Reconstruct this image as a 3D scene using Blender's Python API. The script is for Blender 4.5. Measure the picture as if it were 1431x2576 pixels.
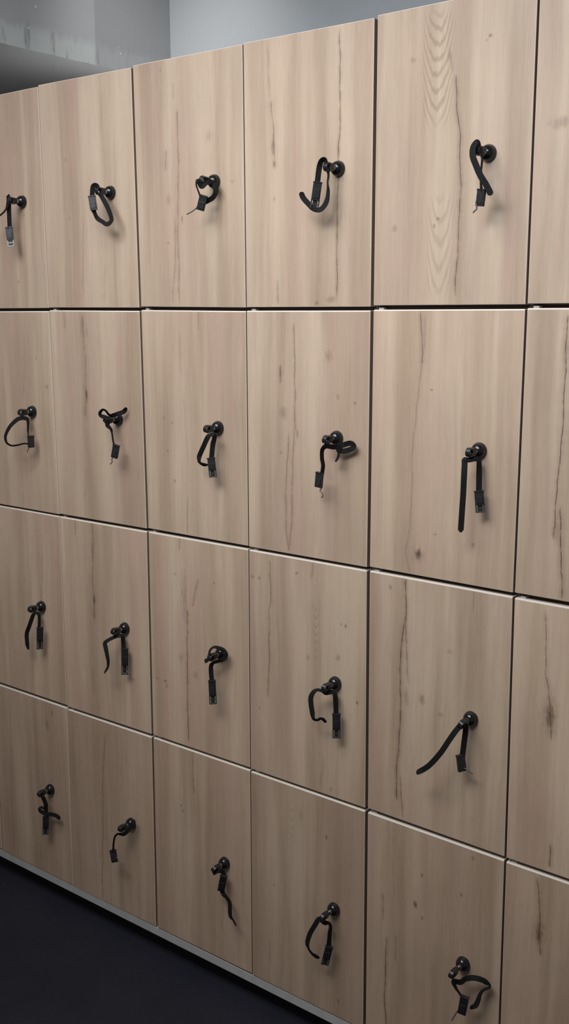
import bpy, bmesh, math
from mathutils import Vector, Matrix, Quaternion

# ------------------------------------------------------------------ scene, camera, light
for o in list(bpy.data.objects): bpy.data.objects.remove(o)
SC = bpy.context.scene
COL = SC.collection
H0 = 1.056                       # height of the joint between second and third row above the floor
F_PX, PW, PH = 2659.7379, 1431.0, 2576.0
CAM = Vector((1.08190817, -1.61682571, 0.47841854 + H0))
CR = Vector((0.78308294, 0.6219069, -0.00359367))      # right
CD = Vector((0.11359652, -0.14871307, -0.98233409))    # down
CF = Vector((-0.61145477, 0.76884084, -0.18710112))    # forward

cam = bpy.data.cameras.new('camera')
cam.sensor_fit = 'VERTICAL'; cam.sensor_height = 36.0
cam.lens = F_PX / PH * 36.0
cam.clip_start = 0.05
co = bpy.data.objects.new('camera', cam); COL.objects.link(co)
co.matrix_world = Matrix(((CR.x, -CD.x, -CF.x, CAM.x), (CR.y, -CD.y, -CF.y, CAM.y), (CR.z, -CD.z, -CF.z, CAM.z), (0, 0, 0, 1)))
SC.camera = co

vs = SC.view_settings
vs.view_transform = 'Standard'; vs.look = 'None'; vs.gamma = 1.0; vs.exposure = 0.0
vs.use_curve_mapping = False

world = bpy.data.worlds.new('room_ambient'); SC.world = world
world.use_nodes = True
bgn = world.node_tree.nodes['Background']
bgn.inputs['Color'].default_value = (1.0, 1.0, 1.05, 1); bgn.inputs['Strength'].default_value = 0.13

def area(name, loc, target, sx, sy, power, color, spread=180):
    l = bpy.data.lights.new(name, 'AREA'); l.shape = 'RECTANGLE'; l.size = sx; l.size_y = sy
    l.energy = power; l.color = color; l.spread = math.radians(spread)
    o = bpy.data.objects.new(name, l); COL.objects.link(o); o.location = loc
    d = Vector(target) - Vector(loc)
    o.rotation_euler = d.to_track_quat('-Z', 'Y').to_euler()
    return o
CEIL = 2.62
LAMPS = [  # name, place, aim, size x, size y, power, colour, spread
    ('unseen_spot_right', (0.45, -1.35, 2.59), (0.36, 0, 1.75), 0.7, 0.7, 6.0, (0.84, 1.0, 1.18), 76),  # unseen lamp, aimed high and narrowed so the lower rows fall darker
    ('unseen_spot_middle', (-0.45, -1.35, 2.59), (-0.5, 0, 1.5), 0.7, 0.7, 5.4, (0.92, 1.0, 1.10), 95),  # unseen second aimed lamp, added to fit the falloff down the rows
    ('unseen_spot_left', (-0.75, -0.9, 2.59), (-0.85, 0, 1.7), 0.5, 0.5, 3.1, (0.88, 1.0, 1.15), 90),  # unseen aimed lamp, added in fitting the brightness of the left side
    ('ceiling_panel_lamp_near', (-0.15, -0.85, 2.59), (-0.15, -0.85, 0), 0.6, 0.5, 6.0, (0.98, 1.0, 1.02), 180),
    ('ceiling_panel_lamp', (0.10, -1.50, 2.59), (0.10, -1.50, 0), 0.7, 0.7, 12.5, (1.14, 1.0, 0.74), 180),
    ('corner_fill_light', (-0.72, 0.10, 2.59), (-0.93, 0.5, 2.1), 0.15, 0.15, 0.69, (0.99, 1.0, 1.01), 75),  # unseen lamp behind the door plane, added to brighten the wall above the lockers
]
for lamp in LAMPS: area(*lamp)

def at(x, y, Y=0.0):
    """point of the plane at depth Y (wall plane = 0) seen at pixel x, y of the photograph"""
    d = CR * ((x - PW / 2) / F_PX) + CD * ((y - PH / 2) / F_PX) + CF
    return CAM + d * ((Y - CAM.y) / d.y)

# ------------------------------------------------------------------ materials
def new_mat(name):
    m = bpy.data.materials.new(name); m.use_nodes = True
    nt = m.node_tree
    return m, nt, nt.nodes['Principled BSDF']
def lk(nt, a, b): nt.links.new(a, b)
def plain(name, col, rough, metal=0.0, spec=0.5):
    m, nt, b = new_mat(name)
    b.inputs['Base Color'].default_value = (*col, 1); b.inputs['Roughness'].default_value = rough
    b.inputs['Metallic'].default_value = metal; b.inputs['Specular IOR Level'].default_value = spec
    return m
def noise_mat(name, c1, c2, scale, rough, bump=0.0, detail=4, spec=0.5, mapping=(1, 1, 1)):
    m, nt, b = new_mat(name); N = nt.nodes
    tc = N.new('ShaderNodeTexCoord'); mp = N.new('ShaderNodeMapping'); mp.inputs['Scale'].default_value = mapping
    lk(nt, tc.outputs['Object'], mp.inputs['Vector'])
    n = N.new('ShaderNodeTexNoise'); n.inputs['Scale'].default_value = scale; n.inputs['Detail'].default_value = detail
    lk(nt, mp.outputs[0], n.inputs['Vector'])
    r = N.new('ShaderNodeValToRGB'); r.color_ramp.elements[0].color = (*c1, 1); r.color_ramp.elements[1].color = (*c2, 1)
    r.color_ramp.elements[0].position = 0.35; r.color_ramp.elements[1].position = 0.65
    lk(nt, n.outputs[0], r.inputs[0]); lk(nt, r.outputs[0], b.inputs['Base Color'])
    b.inputs['Roughness'].default_value = rough; b.inputs['Specular IOR Level'].default_value = spec
    if bump:
        bp = N.new('ShaderNodeBump'); bp.inputs['Strength'].default_value = bump; bp.inputs['Distance'].default_value = 0.002
        lk(nt, n.outputs[0], bp.inputs['Height']); lk(nt, bp.outputs[0], b.inputs['Normal'])
    return m

class G:
    """small helper to write node maths"""
    def __init__(s, nt): s.nt = nt; s.N = nt.nodes
    def m(s, op, a, b=None, c=None, clamp=False):
        n = s.N.new('ShaderNodeMath'); n.operation = op; n.use_clamp = clamp
        for i, v in enumerate((a, b, c)):
            if v is None: continue
            if isinstance(v, (int, float)): n.inputs[i].default_value = v
            else: s.nt.links.new(v, n.inputs[i])
        return n.outputs[0]
    def smooth(s, v, a, b):
        n = s.N.new('ShaderNodeMapRange'); n.interpolation_type = 'SMOOTHSTEP'
        s.nt.links.new(v, n.inputs[0])
        for i, w in ((1, a), (2, b)):
            if isinstance(w, (int, float)): n.inputs[i].default_value = w
            else: s.nt.links.new(w, n.inputs[i])
        return n.outputs[0]
    def vec(s, x, y, z):
        n = s.N.new('ShaderNodeCombineXYZ')
        for i, v in enumerate((x, y, z)):
            if isinstance(v, (int, float)): n.inputs[i].default_value = v
            else: s.nt.links.new(v, n.inputs[i])
        return n.outputs[0]
    def noise(s, vec, scale=1.0, detail=2.0, rough=0.5):
        n = s.N.new('ShaderNodeTexNoise'); n.inputs['Scale'].default_value = scale
        n.inputs['Detail'].default_value = detail; n.inputs['Roughness'].default_value = rough
        s.nt.links.new(vec, n.inputs['Vector']); return n.outputs[0]
    def mix(s, f, a, b, mode='MIX'):
        n = s.N.new('ShaderNodeMix'); n.data_type = 'RGBA'; n.blend_type = mode
        for i, v in ((0, f), (6, a), (7, b)):
            if isinstance(v, (int, float)): n.inputs[i].default_value = v
            elif isinstance(v, tuple): n.inputs[i].default_value = (*v, 1)
            else: s.nt.links.new(v, n.inputs[i])
        return n.outputs[2]

def group(name, ins, outs):
    t = bpy.data.node_groups.new(name, 'ShaderNodeTree')
    for n, k in ins: t.interface.new_socket(n, in_out='INPUT', socket_type=k)
    for n, k in outs: t.interface.new_socket(n, in_out='OUTPUT', socket_type=k)
    gi = t.nodes.new('NodeGroupInput'); go = t.nodes.new('NodeGroupOutput')
    return t, gi, go
FL, CO = 'NodeSocketFloat', 'NodeSocketColor'

# oak grain: colour and height from door coordinates u (across), v (up) and a seed
T_GRAIN, gi, go = group('oak_grain', [('u', FL), ('v', FL), ('seed', FL)], [('color', CO), ('height', FL)])
g = G(T_GRAIN); u, v, sd = gi.outputs[0], gi.outputs[1], gi.outputs[2]
wv = g.noise(g.vec(g.m('MULTIPLY', u, 5.0), g.m('MULTIPLY', v, 3.0), sd), 1.0, 2)
uw = g.m('ADD', u, g.m('MULTIPLY', g.m('SUBTRACT', wv, 0.5), 0.022))
broad = g.noise(g.vec(g.m('MULTIPLY', uw, 17.0), g.m('MULTIPLY', v, 0.8), g.m('ADD', sd, 3.1)), 1.0, 3.0, 0.6)
hue = g.noise(g.vec(g.m('MULTIPLY', uw, 15.0), g.m('MULTIPLY', v, 1.3), g.m('ADD', sd, 17.7)), 1.0, 2.0)
streak = g.noise(g.vec(g.m('MULTIPLY', uw, 150.0), g.m('MULTIPLY', v, 3.0), g.m('ADD', sd, 7.7)), 1.0, 3.0, 0.6)
pores = g.noise(g.vec(g.m('MULTIPLY', uw, 700.0), g.m('MULTIPLY', v, 28.0), sd), 1.0, 2.0, 0.5)
blot = g.noise(g.vec(g.m('MULTIPLY', u, 9.0), g.m('MULTIPLY', v, 5.0), g.m('ADD', sd, 31.0)), 1.0, 3.0)
c = g.mix(g.smooth(broad, 0.30, 0.68), (0.425, 0.296, 0.205), (0.610, 0.455, 0.328))
c = g.mix(g.m('MULTIPLY', g.smooth(hue, 0.44, 0.66), 0.65), c, (0.50, 0.332, 0.250))
k = g.m('ADD', 1.0, g.m('ADD', g.m('MULTIPLY', g.m('SUBTRACT', streak, 0.5), 0.17), g.m('ADD', g.m('MULTIPLY', g.m('SUBTRACT', pores, 0.5), 0.24), g.m('MULTIPLY', g.m('SUBTRACT', blot, 0.5), 0.20))))
kc = g.vec(k, k, k)
c = g.mix(1.0, c, kc, 'MULTIPLY')
T_GRAIN.links.new(c, go.inputs[0]); T_GRAIN.links.new(g.m('ADD', g.m('MULTIPLY', pores, 0.7), g.m('MULTIPLY', streak, 0.5)), go.inputs[1])

# a crack running from (u0,v0) to (u1,v1)
T_CRACK, gi, go = group('oak_crack', [(n, FL) for n in ('u', 'v', 'u0', 'v0', 'u1', 'v1', 'width', 'strength', 'seed', 'fade0', 'fade1')], [('fac', FL), ('halo', FL)])
g = G(T_CRACK); u, v, u0, v0, u1, v1, wd, st, sd, e0, e1 = gi.outputs[:11]
t = g.m('DIVIDE', g.m('SUBTRACT', v, v0), g.m('SUBTRACT', v1, v0))
n1 = g.noise(g.vec(sd, 0.3, g.m('MULTIPLY', v, 22.0)), 1.0, 3.0, 0.6)
n2 = g.noise(g.vec(0.7, sd, g.m('MULTIPLY', v, 75.0)), 1.0, 2.0)
uc = g.m('ADD', g.m('ADD', u0, g.m('MULTIPLY', g.m('SUBTRACT', u1, u0), t)), g.m('MULTIPLY', g.m('SUBTRACT', n1, 0.5), 0.009))
ww = g.m('MULTIPLY', wd, g.m('ADD', 0.25, g.m('MULTIPLY', n2, 1.5)))
d = g.m('DIVIDE', g.m('ABSOLUTE', g.m('SUBTRACT', u, uc)), ww)
line = g.m('SUBTRACT', 1.0, g.smooth(d, 0.15, 1.0))
halo = g.m('SUBTRACT', 1.0, g.smooth(d, 0.0, 7.0))
inside = g.m('MULTIPLY', g.m('GREATER_THAN', t, 0.0), g.m('LESS_THAN', t, 1.0))
fade = g.m('MULTIPLY', inside, g.m('MULTIPLY', g.m('MAXIMUM', g.smooth(t, -0.02, 0.15), e0), g.m('MAXIMUM', g.m('SUBTRACT', 1.0, g.smooth(t, 0.85, 1.02)), e1)))
mod = g.smooth(n2, 0.28, 0.55)
T_CRACK.links.new(g.m('MULTIPLY', g.m('MULTIPLY', line, fade), g.m('MULTIPLY', st, g.m('ADD', 0.45, g.m('MULTIPLY', mod, 0.55)))), go.inputs[0])
T_CRACK.links.new(g.m('MULTIPLY', g.m('MULTIPLY', halo, fade), g.m('MULTIPLY', st, 0.42)), go.inputs[1])

# a knot or smudge
T_KNOT, gi, go = group('oak_knot', [(n, FL) for n in ('u', 'v', 'cu', 'cv', 'ru', 'rv', 'strength')], [('fac', FL)])
g = G(T_KNOT); u, v, cu, cv, ru, rv, st = gi.outputs[:7]
a = g.m('DIVIDE', g.m('SUBTRACT', u, cu), ru); b = g.m('DIVIDE', g.m('SUBTRACT', v, cv), rv)
r = g.m('SQRT', g.m('ADD', g.m('MULTIPLY', a, a), g.m('MULTIPLY', b, b)))
nn = g.noise(g.vec(g.m('MULTIPLY', u, 180.0), g.m('MULTIPLY', v, 80.0), cu), 1.0, 3.0)
r = g.m('ADD', r, g.m('MULTIPLY', g.m('SUBTRACT', nn, 0.5), 1.4))
T_KNOT.links.new(g.m('MULTIPLY', g.m('SUBTRACT', 1.0, g.smooth(r, 0.1, 1.1)), st), go.inputs[0])

# nested arches of flat-sawn grain
T_ARCH, gi, go = group('oak_arch', [(n, FL) for n in ('u', 'v', 'cu', 'v0', 'v1', 'halfwidth', 'curve', 'freq', 'strength')], [('fac', FL)])
g = G(T_ARCH); u, v, cu, v0, v1, hw, cv, fq, st = gi.outputs[:9]
du = g.m('SUBTRACT', u, cu)
nn = g.noise(g.vec(g.m('MULTIPLY', u, 60.0), g.m('MULTIPLY', v, 12.0), cu), 1.0, 3.0)
ph = g.m('ADD', g.m('SUBTRACT', v, g.m('MULTIPLY', g.m('MULTIPLY', du, du), cv)), g.m('MULTIPLY', nn, 0.035))
s = g.m('SINE', g.m('MULTIPLY', ph, fq))
s = g.smooth(s, -0.1, 0.95)
e = g.m('DIVIDE', g.m('ABSOLUTE', du), hw)
mk = g.m('SUBTRACT', 1.0, g.smooth(e, 0.55, 1.0))
tv = g.m('DIVIDE', g.m('SUBTRACT', v, v0), g.m('SUBTRACT', v1, v0))
mv = g.m('MULTIPLY', g.smooth(tv, -0.05, 0.2), g.m('SUBTRACT', 1.0, g.smooth(tv, 0.85, 1.02)))
T_ARCH.links.new(g.m('MULTIPLY', g.m('MULTIPLY', s, mk), g.m('MULTIPLY', mv, st)), go.inputs[0])

WCOUNT = [0]
def wood(seed, org, cracks=(), knots=(), arches=(), tone=(1, 1, 1)):
    """oak decor of one door; marks are given where they stand on the wall, as picture points"""
    WCOUNT[0] += 1
    m, nt, b = new_mat('oak_decor'); g = G(nt); N = nt.nodes
    tc = N.new('ShaderNodeTexCoord'); sp = N.new('ShaderNodeSeparateXYZ'); lk(nt, tc.outputs['Object'], sp.inputs[0])
    u, v = sp.outputs[0], sp.outputs[2]
    def call(tree, *vals):
        n = N.new('ShaderNodeGroup'); n.node_tree = tree
        for i, w in enumerate((u, v) + vals):
            if isinstance(w, (int, float)): n.inputs[i].default_value = w
            else: lk(nt, w, n.inputs[i])
        return n.outputs
    gr = call(T_GRAIN, float(seed))
    c, h = gr[0], gr[1]
    c = g.mix(1.0, c, tone, 'MULTIPLY')
    for a in arches:
        q = at(a[0], a[1]) - org; q2 = at(a[0], a[2]) - org
        f = call(T_ARCH, q.x, min(q.z, q2.z), max(q.z, q2.z), a[3], a[4], a[5], a[6])[0]
        c = g.mix(f, c, (0.30, 0.19, 0.12))
    for kx, ky, ru, rv, st in knots:
        q = at(kx, ky) - org
        f = call(T_KNOT, q.x, q.z, ru / 1000, rv / 1000, st)[0]
        c = g.mix(f, c, (0.135, 0.078, 0.05))
    i = 0
    for pts, wdt, st in cracks:
        for sgi, ((x0, y0), (x1, y1)) in enumerate(zip(pts, pts[1:])):
            q0 = at(x0, y0) - org; q1 = at(x1, y1) - org
            i += 1
            o = call(T_CRACK, q0.x, q0.z, q1.x, q1.z, wdt / 1000, st, seed * 1.3 + pts[0][0] * 0.01, float(sgi > 0), float(sgi < len(pts) - 2))
            c = g.mix(o[1], c, (0.26, 0.155, 0.10))
            c = g.mix(o[0], c, (0.05, 0.032, 0.027))
    lk(nt, c, b.inputs['Base Color'])
    b.inputs['Roughness'].default_value = 0.5; b.inputs['Specular IOR Level'].default_value = 0.45
    bp = N.new('ShaderNodeBump'); bp.inputs['Strength'].default_value = 0.35; bp.inputs['Distance'].default_value = 0.0006
    lk(nt, h, bp.inputs['Height']); lk(nt, bp.outputs[0], b.inputs['Normal'])
    return m

M_EDGE = plain('oak_edge_band', (0.80, 0.70, 0.60), 0.4)
M_ARRIS = plain('oak_arris', (0.68, 0.55, 0.44), 0.45)
M_SIDE_SHADE = plain('oak_door_side_shade', (0.31, 0.215, 0.155), 0.5)  # darker than the edge band: shade of the gaps put into the colour
M_BODY = plain('brown_carcass_board', (0.10, 0.07, 0.052), 0.6)
M_BOUNCE = plain('off_white_bounce_sheet', (0.66, 0.64, 0.60), 0.6)
M_LOCK = plain('black_lock_enamel', (0.010, 0.010, 0.011), 0.16)
M_BOW = noise_mat('black_key_plastic', (0.011, 0.011, 0.012), (0.02, 0.02, 0.022), 300, 0.33)
M_METAL = plain('key_steel', (0.55, 0.55, 0.55), 0.25, 1.0)
M_BUCK = noise_mat('black_buckle_plastic', (0.014, 0.014, 0.016), (0.024, 0.024, 0.027), 250, 0.42)
M_LOOP = plain('dark_grey_clasp_plastic', (0.06, 0.06, 0.063), 0.3)
M_PALE = plain('pale_grey_clasp_plastic', (0.38, 0.35, 0.32), 0.3)
M_CLIP = plain('grey_clip_plastic', (0.13, 0.12, 0.11), 0.22)
M_HINGE = plain('grey_hinge_plastic', (0.42, 0.40, 0.38), 0.4)
M_PLINTH = noise_mat('grey_plinth_laminate', (0.48, 0.475, 0.47), (0.53, 0.525, 0.52), 40, 0.55)
M_KICK = plain('black_kickboard', (0.006, 0.006, 0.007), 0.7)

def strap_mat():
    m, nt, b = new_mat('black_webbing'); g = G(nt); N = nt.nodes
    tc = N.new('ShaderNodeTexCoord')
    n = g.noise(tc.outputs['Object'], 900.0, 2.0)
    w = N.new('ShaderNodeTexWave'); w.inputs['Scale'].default_value = 260; w.bands_direction = 'Z'; lk(nt, tc.outputs['Object'], w.inputs['Vector'])
    lk(nt, g.mix(n, (0.007, 0.0065, 0.007), (0.015, 0.0138, 0.0142)), b.inputs['Base Color'])
    b.inputs['Roughness'].default_value = 0.75; b.inputs['Specular IOR Level'].default_value = 0.2
    bp = N.new('ShaderNodeBump'); bp.inputs['Strength'].default_value = 0.4; bp.inputs['Distance'].default_value = 0.0004
    lk(nt, g.m('ADD', n, w.outputs['Fac']), bp.inputs['Height']); lk(nt, bp.outputs[0], b.inputs['Normal'])
    return m
M_STRAP = strap_mat()

def floor_mat():
    m, nt, b = new_mat('navy_black_rubber_floor'); g = G(nt); N = nt.nodes
    tc = N.new('ShaderNodeTexCoord'); P = tc.outputs['Object']
    n = g.noise(P, 420.0, 3.0); n2 = g.noise(P, 5.0, 3.0)
    vo = N.new('ShaderNodeTexVoronoi'); vo.inputs['Scale'].default_value = 95; vo.inputs['Randomness'].default_value = 1.0; lk(nt, P, vo.inputs['Vector'])
    sp = g.m('MULTIPLY', g.m('SUBTRACT', 1.0, g.smooth(vo.outputs['Distance'], 0.06, 0.17)), g.smooth(g.noise(P, 70.0, 1.0), 0.60, 0.66))
    c = g.mix(n, (0.0095, 0.0098, 0.017), (0.027, 0.0275, 0.042))
    c = g.mix(g.smooth(n2, 0.35, 0.7), c, (0.014, 0.0148, 0.025))
    c = g.mix(sp, c, (0.075, 0.08, 0.095))
    lk(nt, c, b.inputs['Base Color']); b.inputs['Roughness'].default_value = 0.8; b.inputs['Specular IOR Level'].default_value = 0.3
    bp = N.new('ShaderNodeBump'); bp.inputs['Strength'].default_value = 0.5; bp.inputs['Distance'].default_value = 0.001
    lk(nt, n, bp.inputs['Height']); lk(nt, bp.outputs[0], b.inputs['Normal'])
    return m

def paint_mat(name, base, var=0.05):
    m, nt, b = new_mat(name); g = G(nt); N = nt.nodes
    tc = N.new('ShaderNodeTexCoord'); P = tc.outputs['Object']
    n = g.noise(P, 3.0, 4.0); n2 = g.noise(P, 260.0, 2.0)
    lo = tuple(x * (1 - var) for x in base); hi = tuple(x * (1 + var) for x in base)
    lk(nt, g.mix(n, lo, hi), b.inputs['Base Color']); b.inputs['Roughness'].default_value = 0.7
    bp = N.new('ShaderNodeBump'); bp.inputs['Strength'].default_value = 0.15; bp.inputs['Distance'].default_value = 0.001
    lk(nt, n2, bp.inputs['Height']); lk(nt, bp.outputs[0], b.inputs['Normal'])
    return m

# ------------------------------------------------------------------ mesh helpers
def obj(name, bm, mat, parent=None, smooth=False):
    me = bpy.data.meshes.new(name); bm.normal_update(); bm.to_mesh(me); bm.free()
    for m in (mat if isinstance(mat, (list, tuple)) else [mat]): me.materials.append(m)
    if smooth:
        for p in me.polygons: p.use_smooth = True
    o = bpy.data.objects.new(name, me); COL.objects.link(o)
    if parent: o.parent = parent
    return o
def empty(name, loc):
    o = bpy.data.objects.new(name, None); COL.objects.link(o); o.location = loc; o.empty_display_size = 0.05
    return o
def tag(o, label, cat, grp=None):
    o['label'] = label; o['category'] = cat
    if grp: o['group'] = grp
def struct(o): o['kind'] = 'structure'; return o
def add_box(bm, lo, hi, M=None, mi=0):
    x0, y0, z0 = lo; x1, y1, z1 = hi
    vs = [bm.verts.new((M @ Vector(p)) if M else p) for p in ((x0, y0, z0), (x1, y0, z0), (x1, y1, z0), (x0, y1, z0), (x0, y0, z1), (x1, y0, z1), (x1, y1, z1), (x0, y1, z1))]
    for f in ((0, 3, 2, 1), (4, 5, 6, 7), (0, 1, 5, 4), (1, 2, 6, 5), (2, 3, 7, 6), (3, 0, 4, 7)):
        bm.faces.new([vs[i] for i in f]).material_index = mi
    return vs
def bevel_all(bm, w, seg=2):
    bmesh.ops.bevel(bm, geom=bm.edges[:], offset=w, segments=seg, affect='EDGES', profile=0.6)
def add_lathe(bm, prof, M=None, n=32):
    rings = []
    for r, y in prof:
        rings.append([bm.verts.new((M or Matrix()) @ Vector((r * math.cos(2 * math.pi * i / n), y, r * math.sin(2 * math.pi * i / n)))) for i in range(n)])
    for a, b in zip(rings, rings[1:]):
        for i in range(n): bm.faces.new((a[i], b[i], b[(i + 1) % n], a[(i + 1) % n]))
    bm.faces.new(rings[0]); bm.faces.new(rings[-1][::-1])
def catmull(P, n):
    out = []
    Q = [P[0] + (P[0] - P[1])] + P + [P[-1] + (P[-1] - P[-2])]
    for i in range(1, len(Q) - 2):
        a, b, c, d = Q[i - 1], Q[i], Q[i + 1], Q[i + 2]
        for k in range(n):
            t = k / n
            out.append(0.5 * ((2 * b) + (c - a) * t + (2 * a - 5 * b + 4 * c - d) * t * t + (3 * b - a - 3 * c + d) * t ** 3))
    out.append(P[-1]); return out
def add_tube(bm, P, r, n=8):
    rings = []
    for i, p in enumerate(P):
        t = (P[min(i + 1, len(P) - 1)] - P[max(i - 1, 0)]).normalized()
        a = t.orthogonal().normalized() if i == 0 else (rings_a - t * rings_a.dot(t)).normalized()
        rings_a = a; b = t.cross(a)
        rings.append([bm.verts.new(p + (a * math.cos(2 * math.pi * k / n) + b * math.sin(2 * math.pi * k / n)) * r) for k in range(n)])
    for x, y in zip(rings, rings[1:]):
        for k in range(n): bm.faces.new((x[k], x[(k + 1) % n], y[(k + 1) % n], y[k]))
    bm.faces.new(rings[0][::-1]); bm.faces.new(rings[-1])

# ------------------------------------------------------------------ room
LOCKER_D = 0.50; WALL_Y = 0.56
bm = bmesh.new(); add_box(bm, (-3.6, -3.6, -0.1), (2.6, WALL_Y, 0.0)); struct(obj('floor', bm, floor_mat()))
bm = bmesh.new(); add_box(bm, (-3.6, WALL_Y, -0.1), (2.6, WALL_Y + 0.12, CEIL + 0.1)); struct(obj('wall_back', bm, paint_mat('grey_wall_paint', (0.455, 0.468, 0.478))))
bm = bmesh.new(); add_box(bm, (-3.6, -3.6, CEIL), (2.6, WALL_Y, CEIL + 0.1)); struct(obj('ceiling', bm, paint_mat('grey_ceiling_paint', (0.42, 0.42, 0.42))))

cor = at(428, 100, WALL_Y)            # corner between the bulkhead and the wall behind the lockers
BX = cor.x
def at_x(x, y, X):
    d = CR * ((x - PW / 2) / F_PX) + CD * ((y - PH / 2) / F_PX) + CF
    return CAM + d * ((X - CAM.x) / d.x)
BZ = at_x(150, 142, BX).z
def bulk_mat(org):
    m, nt, b = new_mat('patched_concrete'); g = G(nt); N = nt.nodes
    tc = N.new('ShaderNodeTexCoord'); P = tc.outputs['Object']
    sp = N.new('ShaderNodeSeparateXYZ'); lk(nt, P, sp.inputs[0]); y, z = sp.outputs[1], sp.outputs[2]
    n = g.noise(P, 6.0, 4.0); fine = g.noise(P, 90.0, 3.0)
    drips = g.noise(g.vec(0.0, g.m('MULTIPLY', y, 42.0), g.m('MULTIPLY', z, 7.0)), 1.0, 3.0, 0.6)
    c = g.mix(n, (0.37, 0.375, 0.385), (0.46, 0.465, 0.47))
    yb = at_x(238, 60, BX).y; yl = at_x(0, 60, BX).y
    # smooth filler band beside the corner, its edge straight and vertical
    band = g.smooth(y, yb - 0.004, yb + 0.004)
    c = g.mix(band, c, (0.335, 0.335, 0.34))
    # pale trowelled plaster along the lower edge, left of the band
    h = g.m('ADD', g.m('SUBTRACT', z, BZ), g.m('MULTIPLY', g.m('SUBTRACT', drips, 0.5), 0.055))
    pl = g.m('MULTIPLY', g.m('SUBTRACT', 1.0, g.smooth(h, 0.035, 0.062)), g.m('SUBTRACT', 1.0, g.m('MULTIPLY', band, 0.75)))
    c = g.mix(g.m('MULTIPLY', pl, g.smooth(drips, 0.30, 0.50)), c, (0.52, 0.535, 0.525))
    dk = g.m('MULTIPLY', pl, g.m('SUBTRACT', 1.0, g.smooth(drips, 0.30, 0.42)))
    c = g.mix(g.m('MULTIPLY', dk, 0.55), c, (0.24, 0.245, 0.25))
    for px, py, r in ((90, 17, 5), (72, 70, 4), (299, 119, 2.5), (303, 135, 2.5), (296, 160, 3)):
        q = at_x(px, py, BX) - org
        d = g.m('SQRT', g.m('ADD', g.m('POWER', g.m('ABSOLUTE', g.m('SUBTRACT', y, q.y)), 2.0), g.m('POWER', g.m('ABSOLUTE', g.m('SUBTRACT', z, q.z)), 2.0)))
        d = g.m('ADD', d, g.m('MULTIPLY', g.m('SUBTRACT', fine, 0.5), 0.006))
        c = g.mix(g.m('SUBTRACT', 1.0, g.smooth(d, r * 0.0002, r * 0.0006)), c, (0.75, 0.76, 0.76))
    lk(nt, c, b.inputs['Base Color']); b.inputs['Roughness'].default_value = 0.8
    bp = N.new('ShaderNodeBump'); bp.inputs['Strength'].default_value = 0.25; bp.inputs['Distance'].default_value = 0.0015
    lk(nt, g.m('ADD', fine, drips), bp.inputs['Height']); lk(nt, bp.outputs[0], b.inputs['Normal'])
    return m
bm = bmesh.new()
# bulkhead hanging from the ceiling, its lower edge slightly chipped
ny = 120; y0, y1 = -3.4, WALL_Y - 0.001
import random
rng = random.Random(4)
lowz = [BZ + rng.uniform(-0.0009, 0.0009) for i in range(ny + 1)]
fr = [bm.verts.new((BX, y0 + (y1 - y0) * i / ny, lowz[i])) for i in range(ny + 1)]
tp = [bm.verts.new((BX, y0 + (y1 - y0) * i / ny, CEIL - 0.001)) for i in range(ny + 1)]
bk = [bm.verts.new((-3.5, y0 + (y1 - y0) * i / ny, BZ)) for i in range(ny + 1)]
bt = [bm.verts.new((-3.5, y0 + (y1 - y0) * i / ny, CEIL - 0.001)) for i in range(ny + 1)]
for i in range(ny):
    bm.faces.new((fr[i], fr[i + 1], tp[i + 1], tp[i])); bm.faces.new((bk[i], bk[i + 1], fr[i + 1], fr[i])).material_index = 1
    bm.faces.new((bt[i], bt[i + 1], bk[i + 1], bk[i])); bm.faces.new((tp[i], tp[i + 1], bt[i + 1], bt[i]))
for i in (0, ny): bm.faces.new((fr[i], tp[i], bt[i], bk[i]))
bmesh.ops.recalc_face_normals(bm, faces=bm.faces[:])
struct(obj('ceiling_bulkhead', bm, [bulk_mat(Vector((0, 0, 0))), paint_mat('soffit_paint', (0.80, 0.81, 0.83))]))

# ------------------------------------------------------------------ lockers
PITCH = 0.30
ZT = [0.97352, 0.48435, 0.0, -0.48694, -0.97623]           # row joints, relative to H0
GAPW = {-1: 5.0, 0: 3.0, 1: 1.5, 2: 6.2, 3: 2.8, 4: 6.8, 5: 4.0, 6: 7.0}    # upright gaps in mm
# upright seams as seen at the five row joints
SEAM = {1: [(95, 216), (123.1, 777), (149.6, 1296), (168.9, 1777), (184.6, 2228)],
        2: [(331.3, 167), (352.4, 777), (370.8, 1333), (383, 1849), (394.2, 2331)],
        3: [(610.4, 110), (618.9, 777), (625, 1378), (629.5, 1933), (634, 2450)],
        4: [(945.6, 41), (935.3, 775), (926, 1431), (921.3, 2035), (916.3, 2560)],
        5: [(1356, -40), (1323.4, 770), (1291.8, 1496), (1270.5, 2158), (1252, 2690)]}
# per door: upper-left, upper-right, lower-left, lower-right height of the door panel in the photo (only where measured)
def seam_x(i, j):
    if i in SEAM: return at(*SEAM[i][j]).x
    return (i - 4) * PITCH
EDGE = {}   # (col left gap i, row j): (yTL, yTR, yBL, yBR)
TOPY = {1: (214.2, 169.8), 2: (165.0, 111.2), 3: (108.4, 44.7), 0: (None, 218.1), 4: (38.1, None)}
J1U = {0: (None, 774.8), 1: (773.4, 773.9), 2: (771.1, 773.6), 3: (772.9, 771.5), 4: (768.3, 765.5), 5: (763.8, None)}
J1L = {0: (None, 782.5), 1: (780.5, 782.0), 2: (779.8, 782.4), 3: (781.5, 780.9), 4: (779.0, 777.0), 5: (775.0, None)}
J2U = {0: (None, 1294.0), 1: (1292.5, 1329.8), 2: (1329.0, 1373.6), 3: (1375.2, 1427.3), 4: (1425.8, 1491.2), 5: (1491.0, None)}
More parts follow.
